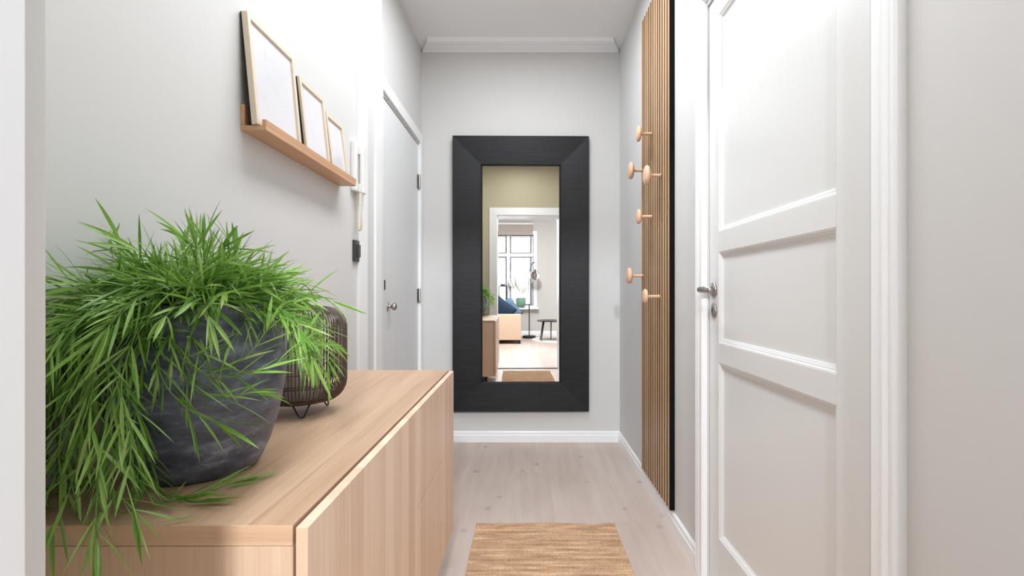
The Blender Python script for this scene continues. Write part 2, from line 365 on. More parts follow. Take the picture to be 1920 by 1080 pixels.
# living-room shell
struct('wall_living_left', B((LX0-0.1, LX0, LY0, 0.055, 0, H)), M_living)
struct('wall_living_right', B((LX1, LX1+0.1, LY0, -3.4, 0, H), (LX1, LX1+0.1, -0.9, 0.055, 0, H), (LX1, LX1+0.1, -3.4, -0.9, 0, 0.7), (LX1, LX1+0.1, -3.4, -0.9, 2.4, H)), M_living)
WIN = [(-0.80, 0.39), (-2.6, -1.4), (1.15, 2.35)]; WZ0, WZ1 = 0.69, 2.42  # first window is seen; the other two are added to bring in light
bxs = []; xs = [LX0]+[v for a in sorted(WIN) for v in a]+[LX1]
for i in range(0, len(xs), 2): bxs.append((xs[i], xs[i+1], LY0-0.2, LY0, 0, H))
for a, b in WIN: bxs += [(a, b, LY0-0.2, LY0, 0, WZ0), (a, b, LY0-0.2, LY0, WZ1, H)]
struct('wall_living_window', B(*bxs), M_living)
for i, (a, b) in enumerate(WIN):
    w = sroot('window_%d' % (i+1), ((a+b)/2, LY0, WZ0))
    f = lambda u, v, ww: (u, LY0+ww, v)
    bm = bmesh.new(); loft(bm, a-0.09, b+0.09, WZ0-0.05, WZ1+0.09, [(0, 0), (0, 0.02), (0.085, 0.024), (0.09, 0)], f); obj('window_casing', bm, M_white, w)
    bm = bmesh.new(); loft(bm, a, b, WZ0, WZ1, [(0, 0), (0, -0.12), (0.045, -0.12), (0.045, -0.06), (0.04, 0)], f)
    c = (a+b)/2
    box(bm, c-0.04, c+0.04, LY0-0.12, LY0-0.05, WZ0, WZ1); box(bm, a, b, LY0-0.12, LY0-0.055, 1.90, 1.98)
    for (u0, u1) in ((a+0.04, c-0.035), (c+0.035, b-0.04)):
        for (v0, v1) in ((WZ0+0.04, 1.91), (1.97, WZ1-0.02)):
            loft(bm, u0, u1, v0, v1, [(0, -0.07), (0, -0.11), (0.035, -0.11), (0.035, -0.075)], f)
    obj('window_frame', bm, M_white, w)
    obj('pane', B((a+0.05, b-0.05, LY0-0.098, LY0-0.094, WZ0+0.05, WZ1-0.03)), M_glassy, w)
    obj('window_sill', B((a-0.12, b+0.12, LY0-0.06, LY0+0.17, WZ0-0.045, WZ0-0.01)), M_white, w, bevel=0.004)
w = sroot('window_4', (LX1, -2.15, 0.7))  # unseen side window, added to let more sky light in
bm = bmesh.new(); loft(bm, -3.4, -0.9, 0.7, 2.4, [(0, 0.0), (0, 0.09), (0.05, 0.09), (0.05, 0.0)], lambda u, v, ww: (LX1+ww, u, v)); box(bm, LX1+0.02, LX1+0.08, -2.18, -2.12, 0.7, 2.4)
obj('window_frame', bm, M_white, w); obj('pane', B((LX1+0.05, LX1+0.054, -3.36, -0.94, 0.74, 2.36)), M_glassy, w)

# far ceiling trim on the back wall, mitred returns
bm = bmesh.new()
prof = [(0.0, -0.018), (0.012, -0.022), (0.03, -0.014), (0.09, -0.010), (0.12, -0.016), (0.15, -0.015), (0.17, -0.004), (0.175, 0.0)]
A = []; Bv = []
for d, z in prof:
    i = d/0.175*0.075
    A.append(bm.verts.new((-0.728+i, YB-d, H+z))); Bv.append(bm.verts.new((XR-0.003-i, YB-d, H+z)))
for k in range(len(prof)-1): bm.faces.new((A[k], A[k+1], Bv[k+1], Bv[k]))
for S in (A, Bv):
    t = [bm.verts.new((v.co.x, v.co.y, H)) for v in S[:-1]]
    for k in range(len(t)-1): bm.faces.new((S[k], S[k+1], t[k+1], t[k]))
    bm.faces.new((S[-2], S[-1], t[-1]))
struct('trim_1', bm, M_white)
def baseboard(name, a, b, nrm, h=0.075, t=0.013):
    """profiled skirting from a to b (2D), standing off the wall along nrm"""
    bm = bmesh.new(); pr = [(0, 0), (t, 0), (t, h*0.62), (t*0.75, h*0.70), (t*0.75, h*0.90), (t*0.35, h), (0, h)]
    A = [bm.verts.new((a[0]+nrm[0]*p, a[1]+nrm[1]*p, z)) for p, z in pr]; C = [bm.verts.new((b[0]+nrm[0]*p, b[1]+nrm[1]*p, z)) for p, z in pr]
    for k in range(len(pr)): bm.faces.new((A[k], A[(k+1) % len(pr)], C[(k+1) % len(pr)], C[k]))
    bm.faces.new(A); bm.faces.new(C[::-1]); return struct(name, bm, M_white)
baseboard('baseboard_back', (-0.732, YB), (XR, YB), (0, -1))
baseboard('baseboard_right', (XR, DRY1+0.072), (XR, YB-0.013), (-1, 0))
baseboard('baseboard_left', (XL, YF+0.02), (XL, 1.97), (1, 0))
baseboard('baseboard_living', (LX0, LY0), (LX1, LY0), (0, 1), 0.12)
# white upright board on the left wall and the narrow board before the far door
struct('trim_2', B((XL-0.002, -0.672, 1.972, 2.082, 0, H)), M_white, bevel=0.003)
struct('trim_3', B((-0.702, -0.690, 2.252, 2.343, 0, 2.165)), M_white, bevel=0.003)

# ---- far left door (flat white leaf)
d2 = sroot('door_2', (-0.74, 2.9, 0))
obj('door_leaf', B((-0.78, -0.739, DLY0, DLY1-0.004, 0.008, DLZ-0.002)), M_whitem, d2, bevel=0.002)
bm = bmesh.new(); loft(bm, DLY0-0.06, DLY1+0.062, 0, DLZ+0.08, [(0, 0), (0, 0.012), (0.066, 0.013), (0.067, -0.008)],
    lambda u, v, w: (-0.732+w, u, v), sides=(1, 2, 3), nobottom=True)
obj('door_casing', bm, M_white, d2)
for z in (1.795, 1.02):
    bm = bmesh.new(); lathe(bm, [(0.007, z-0.048), (0.008, z-0.044), (0.008, z+0.044), (0.007, z+0.048)], (-0.728, DLY1-0.012, 0), 12)
    box(bm, -0.740, -0.736, DLY1-0.045, DLY1-0.012, z-0.045, z+0.045)
    obj('hinge', bm, M_steel, d2)
lh = bmesh.new(); lathe(lh, [(0.024, -0.740), (0.024, -0.735), (0.009, -0.733), (0.009, -0.718), (0.018, -0.712), (0.021, -0.702), (0.016, -0.693), (0.001, -0.691)], (0, 2.615, 0.965), 24, 'X')
obj('door_handle', lh, M_steel, d2, smooth=True)
obj('lock_plate', B((-0.741, -0.736, 2.548, 2.562, 1.055, 1.105)), M_black, d2)

# ---- right panelled door
d3 = sroot('door_3', (0.67, 1.35, 0))
XF = 0.657          # face of the stiles
fr = lambda u, v, w: (XF-w, u, v)
y0, y1 = DRY0+0.006, DRY1-0.004
st0, st1 = 1.040, 1.676    # inner edges of the stiles
PAN = [(0.20, 0.800), (0.867, 1.178), (1.248, 1.990)]
T = 0.038
obj('stile', B((XF, XF+T, y0, st0, 0.008, DRZ-0.006)), M_door, d3, bevel=0.0012)
obj('stile', B((XF, XF+T, st1, y1, 0.008, DRZ-0.006)), M_door, d3, bevel=0.0012)
zz = [0.008]+[v for p in PAN for v in p]+[DRZ-0.006]
for i in range(0, len(zz), 2): obj('rail', B((XF, XF+T, st0, st1, zz[i], zz[i+1])), M_door, d3, bevel=0.0012)
for (a, b) in PAN:
    bm = bmesh.new(); loft(bm, st0, st1, a, b, [(0, -0.001), (0.002, -0.001), (0.006, -0.004), (0.010, -0.005), (0.0105, -0.008), (0.014, -0.009), (0.018, -0.0115), (0.022, -0.012)], fr)
    mo = obj('panel_moulding', bm, M_door, d3)
    bm = bmesh.new(); loft(bm, st0+0.021, st1-0.021, a+0.021, b-0.021, [(0, -0.0118), (0.004, -0.012)], fr, cap_last=True)
    obj('door_panel', bm, M_door, d3)
bm = bmesh.new(); loft(bm, DRY0-0.092, DRY1+0.07, 0, DRZ+0.085, [(0, 0), (0, 0.016), (0.006, 0.020), (0.014, 0.016), (0.020, 0.016), (0.030, 0.021), (0.040, 0.018), (0.062, 0.018), (0.068, 0.010), (0.070, -0.02), (0.075, -0.045)],
    lambda u, v, w: (XR-w, u, v), sides=(1, 2, 3), nobottom=True)
obj('door_casing', bm, M_white, d3)
# handle: round rose, neck, tapering lever pointing back toward the room
hb = bmesh.new(); lathe(hb, [(0.024, 0.0), (0.026, -0.002), (0.026, -0.006), (0.022, -0.008), (0.0105, -0.009), (0.0105, -0.05)], (XF, 1.717, 1.050), 32, 'X')
hd = obj('door_handle', hb, M_steel, d3, smooth=True)
hl = bmesh.new(); tube(hl, [(XF-0.046, 1.717, 1.050), (XF-0.052, 1.712, 1.050), (XF-0.055, 1.70, 1.050), (XF-0.056, 1.66, 1.050), (XF-0.057, 1.60, 1.050)], [0.0095, 0.010, 0.010, 0.0095, 0.011], 16)
obj('lever', hl, M_steel, hd, smooth=True)
ke = bmesh.new(); lathe(ke, [(0.024, 0.0), (0.026, -0.002), (0.026, -0.005), (0.018, -0.0075)], (XF, 1.717, 0.977), 32, 'X')
kp = obj('keyhole_plate', ke, M_steel, d3, smooth=True)
kb = bmesh.new(); lathe(kb, [(0.004, -0.0076), (0.004, -0.0082)], (XF, 1.717, 0.982), 12, 'X'); box(kb, XF-0.0082, XF-0.0076, 1.7148, 1.7192, 0.968, 0.981)
obj('keyhole', kb, M_dark, kp)

# ---- added hall fill lamps, unseen above the frame
for i, (x, y, p) in enumerate(HALL_FILLS):
    t = thing('ceiling_lamp', ['flat white ceiling panel lamp nearest the living room doorway', 'flat white ceiling panel lamp nearer the mirror'][i], 'lamp', (x, y, H-0.04), 'flat hall ceiling lamps')
    obj('lamp_base', B((x-0.22, x+0.22, y-0.50, y+0.50, H-0.03, H)), M_plastic, t, bevel=0.004)
    obj('diffuser', B((x-0.21, x+0.21, y-0.49, y+0.49, H-0.038, H-0.03)), M_fillglow, t)
for i, (x, y) in enumerate(((0.2, -3.0),)):  # living room lamp added for fill, out of view
    t = thing('ceiling_lamp', ['large flat ceiling lamp in the middle of the living room', 'large flat ceiling lamp just inside the living room doorway'][i], 'lamp', (x, y, H-0.1), 'living room ceiling lamps')
    bm = bmesh.new(); lathe(bm, [(0.30, H), (0.30, H-0.09), (0.29, H-0.10)], (x, y, 0), 40); obj('lamp_base', bm, M_plastic, t)
    bm = bmesh.new(); lathe(bm, [(0.285, H-0.10), (0.28, H-0.115)], (x, y, 0), 40); obj('diffuser', bm, M_fillglow, t)

pt = thing('pendant_lamp', 'white pendant lamp hanging in the living room near the doorway', 'lamp', (0.12, -1.80, 2.48))  # unseen pendant body, added with the fill light through the doorway
bm = bmesh.new(); tube(bm, [(0.12, -1.80, H-0.03), (0.12, -1.80, 2.58)], 0.004, 8); lathe(bm, [(0.05, H-0.03), (0.05, H)], (0.12, -1.80, 0), 24); obj('cord', bm, M_plastic, pt)
bm = bmesh.new(); lathe(bm, [(0.02, 2.59), (0.06, 2.585), (0.16, 2.49), (0.158, 2.485), (0.058, 2.575), (0.001, 2.58)], (0.12, -1.80, 0), 36); obj('lamp_shade', bm, M_plastic, pt, smooth=True)
# ================================================================== SIDEBOARD
ZT = 0.7557; XC = -0.2855; CY0, CY1 = 0.60, 1.80; ZB = 0.185
sb = thing('sideboard', 'light oak sideboard with two doors and a drawer front below the picture ledge', 'sideboard', (-0.48, 1.2, 0))
obj('top_panel', B((XL+0.002, XC, CY0, CY1, ZT-0.0255, ZT)), M_oakY, sb, bevel=0.0008)
obj('top_edge', B((XL+0.002, XC, CY0-0.0008, CY0+0.0005, ZT-0.0250, ZT-0.0006)), M_oakX, sb)
obj('side_panel', B((XL+0.002, XC, CY0, CY0+0.018, ZB, ZT-0.0262)), M_oakZx, sb, bevel=0.0005)
obj('side_panel', B((XL+0.002, XC, CY1-0.018, CY1, ZB, ZT-0.0262)), M_oakZx, sb, bevel=0.0005)
obj('middle_panel', B((XL+0.01, XC-0.002, 1.19, 1.21, ZB, ZT-0.0262)), M_oakZx, sb)
obj('bottom_panel', B((XL+0.01, XC, CY0+0.018, CY1-0.018, ZB, ZB+0.018)), M_oakY, sb)
obj('back_panel', B((XL+0.002, XL+0.01, CY0+0.018, CY1-0.018, ZB+0.018, ZT-0.0262)), M_oakZ, sb)
XD0, XD1 = -0.2820, -0.2672; ZD = ZT-0.0032
def front(name, y0, y1, z0, z1):
    o = obj(name, B((XD0, XD1, y0, y1, z0, z1)), M_oakZ, sb, bevel=0.0006)
    o.data.materials.append(M_oakedge)
    for p in o.data.polygons:
        if abs(p.normal.x) < 0.5 and abs(p.normal.y) > 0.5: p.material_index = 1
    return o
front('cabinet_door', CY0, 1.198, ZB, ZD)
front('drawer', 1.202, CY1, 0.5110, ZD)
front('cabinet_door', 1.202, CY1, ZB, 0.5070)
for (x, y) in ((-0.64, 0.66), (-0.64, 1.74), (-0.40, 0.70), (-0.40, 1.70), (-0.64, 1.2), (-0.40, 1.2)):
    bm = bmesh.new(); lathe(bm, [(0.014, 0.0), (0.014, 0.01), (0.022, ZB)], (x, y, 0), 16); obj('leg', bm, M_black, sb, smooth=False)

# ================================================================== POTTED PLANT
PX, PY = -0.531, 0.797
pp = thing('potted_plant', 'trailing green plant with thin leaves in a large charcoal clay pot on the sideboard', 'plant', (PX, PY, ZT))
prof = [(0.080, 0.0), (0.085, 0.003), (0.091, 0.014), (0.102, 0.038), (0.112, 0.07), (0.120, 0.105), (0.1255, 0.14), (0.127, 0.165), (0.1255, 0.19), (0.119, 0.212), (0.109, 0.230), (0.101, 0.243),
        (0.1005, 0.250), (0.104, 0.257), (0.105, 0.262), (0.101, 0.266), (0.095, 0.262), (0.092, 0.25), (0.10, 0.23), (0.115, 0.19), (0.116, 0.14)]
bm = bmesh.new(); lathe(bm, prof, (PX, PY, ZT), 72)
for v in bm.verts:
    n_ = noise.noise(v.co*14)*0.0018; d = Vector((v.co.x-PX, v.co.y-PY, 0)); v.co += d.normalized()*n_ if d.length > 0.01 else Vector()
pot = obj('pot', bm, M_pot, pp, smooth=True)
bm = bmesh.new(); lathe(bm, [(0.093, ZT+0.243), (0.06, ZT+0.25), (0.0005, ZT+0.254)], (PX, PY, 0), 32); obj('soil', bm, M_soil, pot, smooth=True)

leafbm = bmesh.new(); stembm = bmesh.new(); tone_l = leafbm.verts.layers.float.new('tone')
LX_, LY_ = -0.541, 1.170
def pot_r(z):
    h = z-ZT
    if h < -0.01 or h > 0.276: return 0.0
    for (r0, h0), (r1, h1) in zip(prof[:15], prof[1:16]):
        if h0 <= h <= h1 and h1 > h0: return r0+(r1-r0)*(h-h0)/(h1-h0)
    return prof[0][0]
def fix(p, m=0.004):
    p = p.copy()
    if p.x < XL+0.006: p.x = XL+0.006+random.random()*0.004
    if p.z < ZT+0.004 and p.x < XD1 and p.y > CY0-0.002: p.z = ZT+0.004+random.random()*0.003
    if p.z < ZT and p.y <= CY0-0.002 and p.y > CY0-0.008 : p.y = CY0-0.008
    r = pot_r(p.z)
    d = Vector((p.x-PX, p.y-PY, 0))
    if r and d.length < r+m and p.z < ZT+0.27 and not (p.z > ZT+0.225 and d.length < 0.088):
        if d.length < 1e-4: d = Vector((1, 0, 0))
        q = d.normalized()*(r+m); p.x = PX+q.x; p.y = PY+q.y
    d = Vector((p.x-LX_, p.y-LY_, 0))
    if d.length < 0.112 and p.z < ZT+0.252 and p.y < LY_+0.02:
        q = d.normalized()*0.112; p.x = LX_+q.x; p.y = LY_+q.y
    if p.x < XL+0.005: p.x = XL+0.005
    return p
def leaf(p, d, L, w, tone):
    d = d.normalized(); side = d.cross(Vector((0, 0, 1)))
    if side.length < 0.1: side = d.orthogonal()
    side.normalize(); side = Matrix.Rotation(random.uniform(-1.2, 1.2), 3, d) @ side
    nrm = side.cross(d).normalized(); cur = random.uniform(-0.10, 0.12)
    prev = None; pos = p.copy(); N = 5
    for i in range(N+1):
        t = i/N; ww = w*(0.30, 0.72, 1.0, 0.95, 0.62, 0.06)[i]
        if i:
            d = (d+nrm*cur*0.5+Vector((0, 0, -0.05))).normalized(); pos = pos+d*(L/N)
        q = fix(pos, 0.006); pos = q if (q-pos).length > 0.002 else pos
        a = leafbm.verts.new(pos-side*ww+nrm*ww*0.35); b = leafbm.verts.new(pos); c = leafbm.verts.new(pos+side*ww+nrm*ww*0.35)
        a[tone_l] = tone; b[tone_l] = max(0, tone-0.12); c[tone_l] = tone
        if prev:
            leafbm.faces.new((prev[0], prev[1], b, a)); leafbm.faces.new((prev[1], prev[2], c, b))
        prev = (a, b, c)
def clothe(path, dens=0.020, l0=0.045, l1=0.085, start=0.0):
    """forked leaves along a stem"""
    tube(stembm, path, [0.0014-0.0006*i/max(1, len(path)-1) for i in range(len(path))], 5)
    acc = 0; nxt = start+dens*random.random(); tot = sum((b-a).length for a, b in zip(path, path[1:])); tone0 = random.uniform(0.25, 0.62)
    for a, b in zip(path, path[1:]):
        acc += (b-a).length
        if acc >= nxt:
            nxt = acc+dens*random.uniform(0.7, 1.3); t = (b-a).normalized(); o = t.orthogonal().normalized(); ph = random.random()*2*PI
            for k in range(random.choice((2, 2, 3))):
                an = ph+k*2*PI/2.5+random.uniform(-0.3, 0.3); s = (Matrix.Rotation(an, 3, t) @ o)
                sp = random.uniform(0.25, 0.8)
                dr = (t*math.cos(sp)+s*math.sin(sp))
                leaf(b, dr, random.uniform(l0, l1), random.uniform(0.0012, 0.0023), min(1, max(0, tone0+random.uniform(-0.2, 0.25))))
    t = (path[-1]-path[-2]).normalized()
    for k in range(3):
        s = t.orthogonal().normalized(); s = Matrix.Rotation(random.random()*6.28, 3, t) @ s
        leaf(path[-1], t+s*random.uniform(0.1, 0.5), random.uniform(l0, l1), 0.0027, tone0)
def strand(az, elev, L, g, r0=0.05, dens=0.02, wander=0.25, free=False):
    a = az; o_ = az if not free else random.uniform(-PI, PI); rr = r0*random.uniform(0.2, 1.4); p = Vector((PX+math.cos(o_)*rr, PY+math.sin(o_)*rr, ZT+0.25))
    d = Vector((math.cos(a)*math.cos(elev), math.sin(a)*math.cos(elev), math.sin(elev))); path = [p]; ds = 0.011; n = int(L/ds)
    for i in range(n):
        d = (d+Vector((random.uniform(-1, 1)*wander*0.2, random.uniform(-1, 1)*wander*0.2, -g*ds+random.uniform(-1, 1)*wander*0.1))).normalized()
        q = fix(p+d*ds, 0.009)
        if (q-p).length > 1e-5: d = (d*0.5+(q-p).normalized()*0.5).normalized()
        p = q; path.append(p)
    clothe(path, dens)
R = math.radians
# crown: stems rise from the mouth, bend over and lie across each other
for i in range(150):
    az = random.uniform(-180, 180); fr2 = -105 < az < 70
    strand(R(az), R(random.uniform(40, 72)), random.uniform(0.07, 0.12) if fr2 else random.uniform(0.11, 0.20), random.uniform(11, 17), 0.06, wander=0.5, free=True, dens=0.024)
for i in range(40):
    strand(R(random.uniform(-180, 180)), R(random.uniform(65, 88)), random.uniform(0.09, 0.14), random.uniform(9, 15), 0.07, wander=0.5, free=True, dens=0.024)
# right-hand side: over the rim towards the lantern
for i in range(9):
    strand(R(random.uniform(-15, 40)), R(random.uniform(20, 50)), random.uniform(0.10, 0.16), random.uniform(15, 20), 0.07)
# towards the viewer-left: long hanging
for i in range(17):
    strand(R(random.uniform(-172, -105)), R(random.uniform(10, 55)), random.uniform(0.20, 0.40), random.uniform(10, 15), 0.07, dens=0.022)
for i in range(10):
    strand(R(random.uniform(-125, -85)), R(random.uniform(10, 50)), random.uniform(0.14, 0.27), random.uniform(12, 18), 0.07, dens=0.022)
for i in range(5):
    strand(R(random.uniform(-140, -110)), R(random.uniform(0, 35)), random.uniform(0.36, 0.46), random.uniform(10, 15), 0.07)
# individual trailing stems measured from the photograph
GUIDE = [
    [(345, 575, .74), (335, 640, .70), (375, 700, .685), (450, 705, .69), (520, 680, .72), (560, 650, .75)],
    [(330, 570, .74), (330, 660, .69), (365, 730, .675), (420, 745, .68), (470, 735, .70)],
    [(360, 580, .75), (370, 650, .71), (400, 690, .70), (460, 670, .71), (500, 620, .74)],
    [(300, 600, .70), (300, 700, .66), (350, 765, .66), (400, 790, .67)],
    [(240, 760, .64), (262, 850, .64), (300, 915, .668), (360, 940, .676), (430, 912, .712)],
    [(250, 800, .64), (250, 880, .63), (290, 935, .65), (345, 960, .655)],
    [(200, 640, .62), (170, 760, .60), (185, 880, .585), (180, 960, .575), (182, 1010, .57)],
    [(230, 700, .62), (245, 820, .605), (235, 900, .595), (190, 960, .583)],
    [(150, 600, .64), (140, 680, .63), (165, 760, .62), (150, 850, .61), (120, 950, .60), (100, 990, .585)],
    [(210, 600, .64), (200, 700, .62), (225, 800, .61), (205, 900, .60), (250, 955, .59)],
    [(470, 560, .80), (540, 545, .84), (580, 590, .86), (585, 650, .865)],
    [(480, 540, .80), (560, 530, .85), (590, 560, .87), (600, 620, .88)],
    [(430, 560, .78), (445, 600, .76), (420, 640, .735)],
    [(280, 560, .72), (220, 600, .67), (215, 700, .64), (260, 780, .63), (270, 860, .64)],
]
for gp in GUIDE:
    pts = [P(*q) for q in gp]; dv = Vector((pts[0].x-PX, pts[0].y-PY, 0)).normalized()
    pts = [Vector((PX, PY, ZT+0.25))+dv*0.04, Vector((PX, PY, ZT+0.295))+dv*0.10]+pts
    path = [fix(p, 0.006) for p in spline(pts, 7)]
    clothe(path, 0.017, 0.045, 0.08)
st = obj('stem', stembm, M_stem, pp, smooth=True)
lf = obj('foliage', leafbm, M_leaf, pp, smooth=True)

# ================================================================== WICKER LANTERN
lz = ZT+0.028; LR = 0.106; LH = 0.222
ln = thing('lantern', 'brown wicker lantern with glass cylinder standing behind the pot on the sideboard', 'lantern', (LX_, LY_, ZT))
def lr(t):           # rounded barrel: radius at height fraction
    e = 0.22
    if t < e: s = 1-(1-t/e)**2; return LR*(0.60+0.40*math.sqrt(max(0, s)))
    if t > 1-e: s = 1-(1-(1-t)/e)**2; return LR*(0.55+0.45*math.sqrt(max(0, s)))
    return LR
bm = bmesh.new(); NW = 88
for k in range(NW):
    a = 2*PI*k/NW+random.uniform(-0.006, 0.006); ts = [0, 0.02, 0.05, 0.09, 0.14, 0.2, 0.35, 0.5, 0.65, 0.8, 0.86, 0.91, 0.95, 0.98, 1.0]
    tube(bm, [(LX_+lr(t)*math.cos(a), LY_+lr(t)*math.sin(a), lz+LH*t) for t in ts], 0.00155, 5)
obj('cage', bm, M_wicker, ln, smooth=True)
bm = bmesh.new()
for t in (0.0, 0.03, 0.07, 0.19, 0.215, 0.33, 0.8, 0.97, 1.0):
    r = lr(t)-0.0015; tube(bm, [(LX_+r*math.cos(2*PI*k/48), LY_+r*math.sin(2*PI*k/48), lz+LH*t) for k in range(48)], 0.0017 if t < 0.3 or t > 0.9 else 0.001, 6, closed=True)
obj('ring', bm, M_wicker, ln, smooth=True)
bm = bmesh.new(); lathe(bm, [(0.055, lz+0.004), (0.055, lz+0.19), (0.052, lz+0.19), (0.052, lz+0.008), (0.001, lz+0.008)], (LX_, LY_, 0), 40, cap1=False); obj('glass_cylinder', bm, M_frost, ln, smooth=True)
bm = bmesh.new(); lathe(bm, [(0.062, lz), (0.062, lz+0.004)], (LX_, LY_, 0), 32); obj('base_plate', bm, M_black, ln)
for k in range(3):
    a = R(-62)+k*2*PI/3; c, s = math.cos(a), math.sin(a); tx, ty = -s, c; r = 0.075
    base = Vector((LX_+c*r, LY_+s*r, 0)); tv = Vector((tx, ty, 0))
    pts = [base+tv*0.020+Vector((0, 0, lz+0.006))-Vector((c, s, 0))*0.01, base+tv*0.005+Vector((0, 0, ZT+0.004)), base+Vector((0, 0, ZT+0.002)), base-tv*0.005+Vector((0, 0, ZT+0.004)), base-tv*0.020+Vector((0, 0, lz+0.006))-Vector((c, s, 0))*0.01]
    bm = bmesh.new(); tube(bm, pts, 0.0019, 8); obj('leg', bm, M_black, ln, smooth=True)

# ================================================================== PICTURE LEDGE + FRAMES
ZL = CAMZ+0.388
pl = thing('picture_ledge', 'narrow oak picture ledge on the left wall above the plant', 'shelf', (XL, 1.48, ZL))
LY1, LY2 = 1.172, 1.792
obj('shelf_board', B((XL, -0.6215, LY1, LY2, ZL, ZL+0.012)), M_shelf, pl, bevel=0.0008)
obj('back_rail', B((XL, XL+0.010, LY1, LY2, ZL+0.012, ZL+0.062)), M_shelf, pl, bevel=0.0008)
obj('front_lip', B((-0.6315, -0.6215, LY1, LY2, ZL+0.012, ZL+0.026)), M_shelf, pl, bevel=0.0008)
def picture(yc, w, h, xb, label, seed, fb=0.0):
    t = thing('framed_print', label, 'picture frame', (xb, yc, ZL+0.0125), 'framed prints on the ledge')
    xt = XL+0.004; lean = math.asin(min(0.5, (xb-0.014-xt)/h)); ca, sa = math.cos(lean), math.sin(lean)
    base = t.location.copy()
    # local: u along wall (Y), v up the frame, w toward the room
    def f(u, v, ww): return Vector((base.x-v*sa+ww*ca-0.014, base.y+u, base.z+v*ca+ww*sa))
    bm = bmesh.new(); loft(bm, -w/2, w/2, 0, h, [(0, fb), (0, 0.014), (0.001, 0.015), (0.0125, 0.015), (0.0135, 0.014), (0.0135, 0.008)], f); obj('frame', bm, M_birch, t)
    bm = bmesh.new(); bm.faces.new([bm.verts.new(f(*q)) for q in ((-w/2+0.013, 0.013, 0.009), (w/2-0.013, 0.013, 0.009), (w/2-0.013, h-0.013, 0.009), (-w/2+0.013, h-0.013, 0.009))])
    obj('print', bm, mk_print('print_paper', seed), t)
    bm = bmesh.new()
    for (u0, u1, v0, v1, w0, w1) in ((-w/2, w/2, 0.0, h, -0.002, max(fb, 0.001)),):
        vs = [bm.verts.new(f(u, v, q)) for u in (u0, u1) for v in (v0, v1) for q in (w0, w1)]
        for g in ((0, 1, 3, 2), (4, 6, 7, 5), (0, 4, 5, 1), (2, 3, 7, 6), (0, 2, 6, 4), (1, 5, 7, 3)): bm.faces.new([vs[i] for i in g])
    obj('back_board', bm, M_bfoam, t)
    return t
picture(1.284, 0.235, 0.270, -0.640, 'largest of the leaning birch-framed pale prints, nearest end of the ledge', 1.3)
picture(1.522, 0.176, 0.233, -0.640, 'middle-sized birch-framed pale print leaning between the larger and smaller ones', 5.1, 0.008)
picture(1.700, 0.150, 0.200, -0.640, 'smallest birch-framed pale print leaning beside the wall phone', 9.4, 0.008)
tag(obj('photo_stand', B((XL+0.012, XL+0.026, 1.20, 1.27, ZL+0.0125, ZL+0.075)), M_bfoam, None, bevel=0.002), 'small black upright block tucked behind the largest leaning print', 'block')

# ================================================================== WALL PHONE + SWITCH
ph = thing('intercom_phone', 'white wall intercom handset with coiled cream cord beside the picture ledge', 'intercom', (XL, 1.955, 1.43))
obj('base', B((XL, XL+0.018, 1.905, 1.965, 1.438, 1.632)), M_plastic, ph, bevel=0.004, seg=3)
bm = bmesh.new()
for (z0, z1, x0) in ((1.436, 1.470, XL+0.018), (1.585, 1.616, XL+0.018)): box(bm, x0, XL+0.034, 1.934, 1.970, z0, z1)
box(bm, XL+0.027, XL+0.041, 1.934, 1.970, 1.432, 1.620)
obj('handset', bm, M_plastic, ph, bevel=0.004, seg=3)
# coiled cord: a U from the handset down and back to the base
cpts = spline([(XL+0.034, 1.952, 1.436), (XL+0.034, 1.946, 1.40), (XL+0.031, 1.944, 1.34), (XL+0.028, 1.946, 1.296), (XL+0.018, 1.950, 1.290), (XL+0.011, 1.952, 1.31), (XL+0.010, 1.953, 1.36), (XL+0.010, 1.950, 1.415), (XL+0.012, 1.950, 1.440)], 60)
hel = []; turns = 62
for i, p in enumerate(cpts):
    t = (cpts[min(i+1, len(cpts)-1)]-cpts[max(i-1, 0)]).normalized(); s = t.cross(Vector((0, 1, 0))).normalized(); u = t.cross(s)
    r = 0.0042*min(1, i/20, (len(cpts)-1-i)/20); a = 2*PI*turns*i/len(cpts); hel.append(p+(s*math.cos(a)+u*math.sin(a))*r)
bm = bmesh.new(); tube(bm, hel, 0.0014, 5); obj('cord', bm, M_cream, ph, smooth=True)
sw = thing('light_switch', 'dark grey rocker light switch on the wall below the intercom', 'switch', (XL, 1.965, 1.12))
obj('switch_frame', B((XL, XL+0.013, 1.925, 1.970, 1.163, 1.247)), M_switch, sw, bevel=0.0015)
obj('rocker', B((XL+0.012, XL+0.021, 1.935, 1.962, 1.180, 1.230)), M_switch, sw, bevel=0.0015)

# ================================================================== MIRROR
MW, MH = 0.94, 1.90
mr_ = thing('wall_mirror', 'tall mirror in a wide black wooden frame on the far wall', 'mirror', (-0.0385, YB-0.008, 0.219))
mb = Vector(mr_.location)
fm = lambda u, v, w: (mb.x+u, mb.y-w, mb.z+v)
prof_f = [(0, 0), (0, 0.034), (0.003, 0.037), (0.193, 0.023), (0.199, 0.0165), (0.200, 0.0125), (0.200, 0.010), (0.19, 0.004)]
for s in range(4):
    bm = bmesh.new(); loft(bm, -MW/2, MW/2, 0, MH, prof_f, fm, sides=(s,), ends=True, close=True); obj('frame_board', bm, M_blackwood, mr_)
bm = bmesh.new(); loft(bm, -MW/2+0.199, MW/2-0.199, 0.199, MH-0.199, [(0, 0.0118), (0.006, 0.0165)], fm, cap_last=True); obj('glass', bm, M_mirror, mr_)
mr_.rotation_euler.z = 0.0136

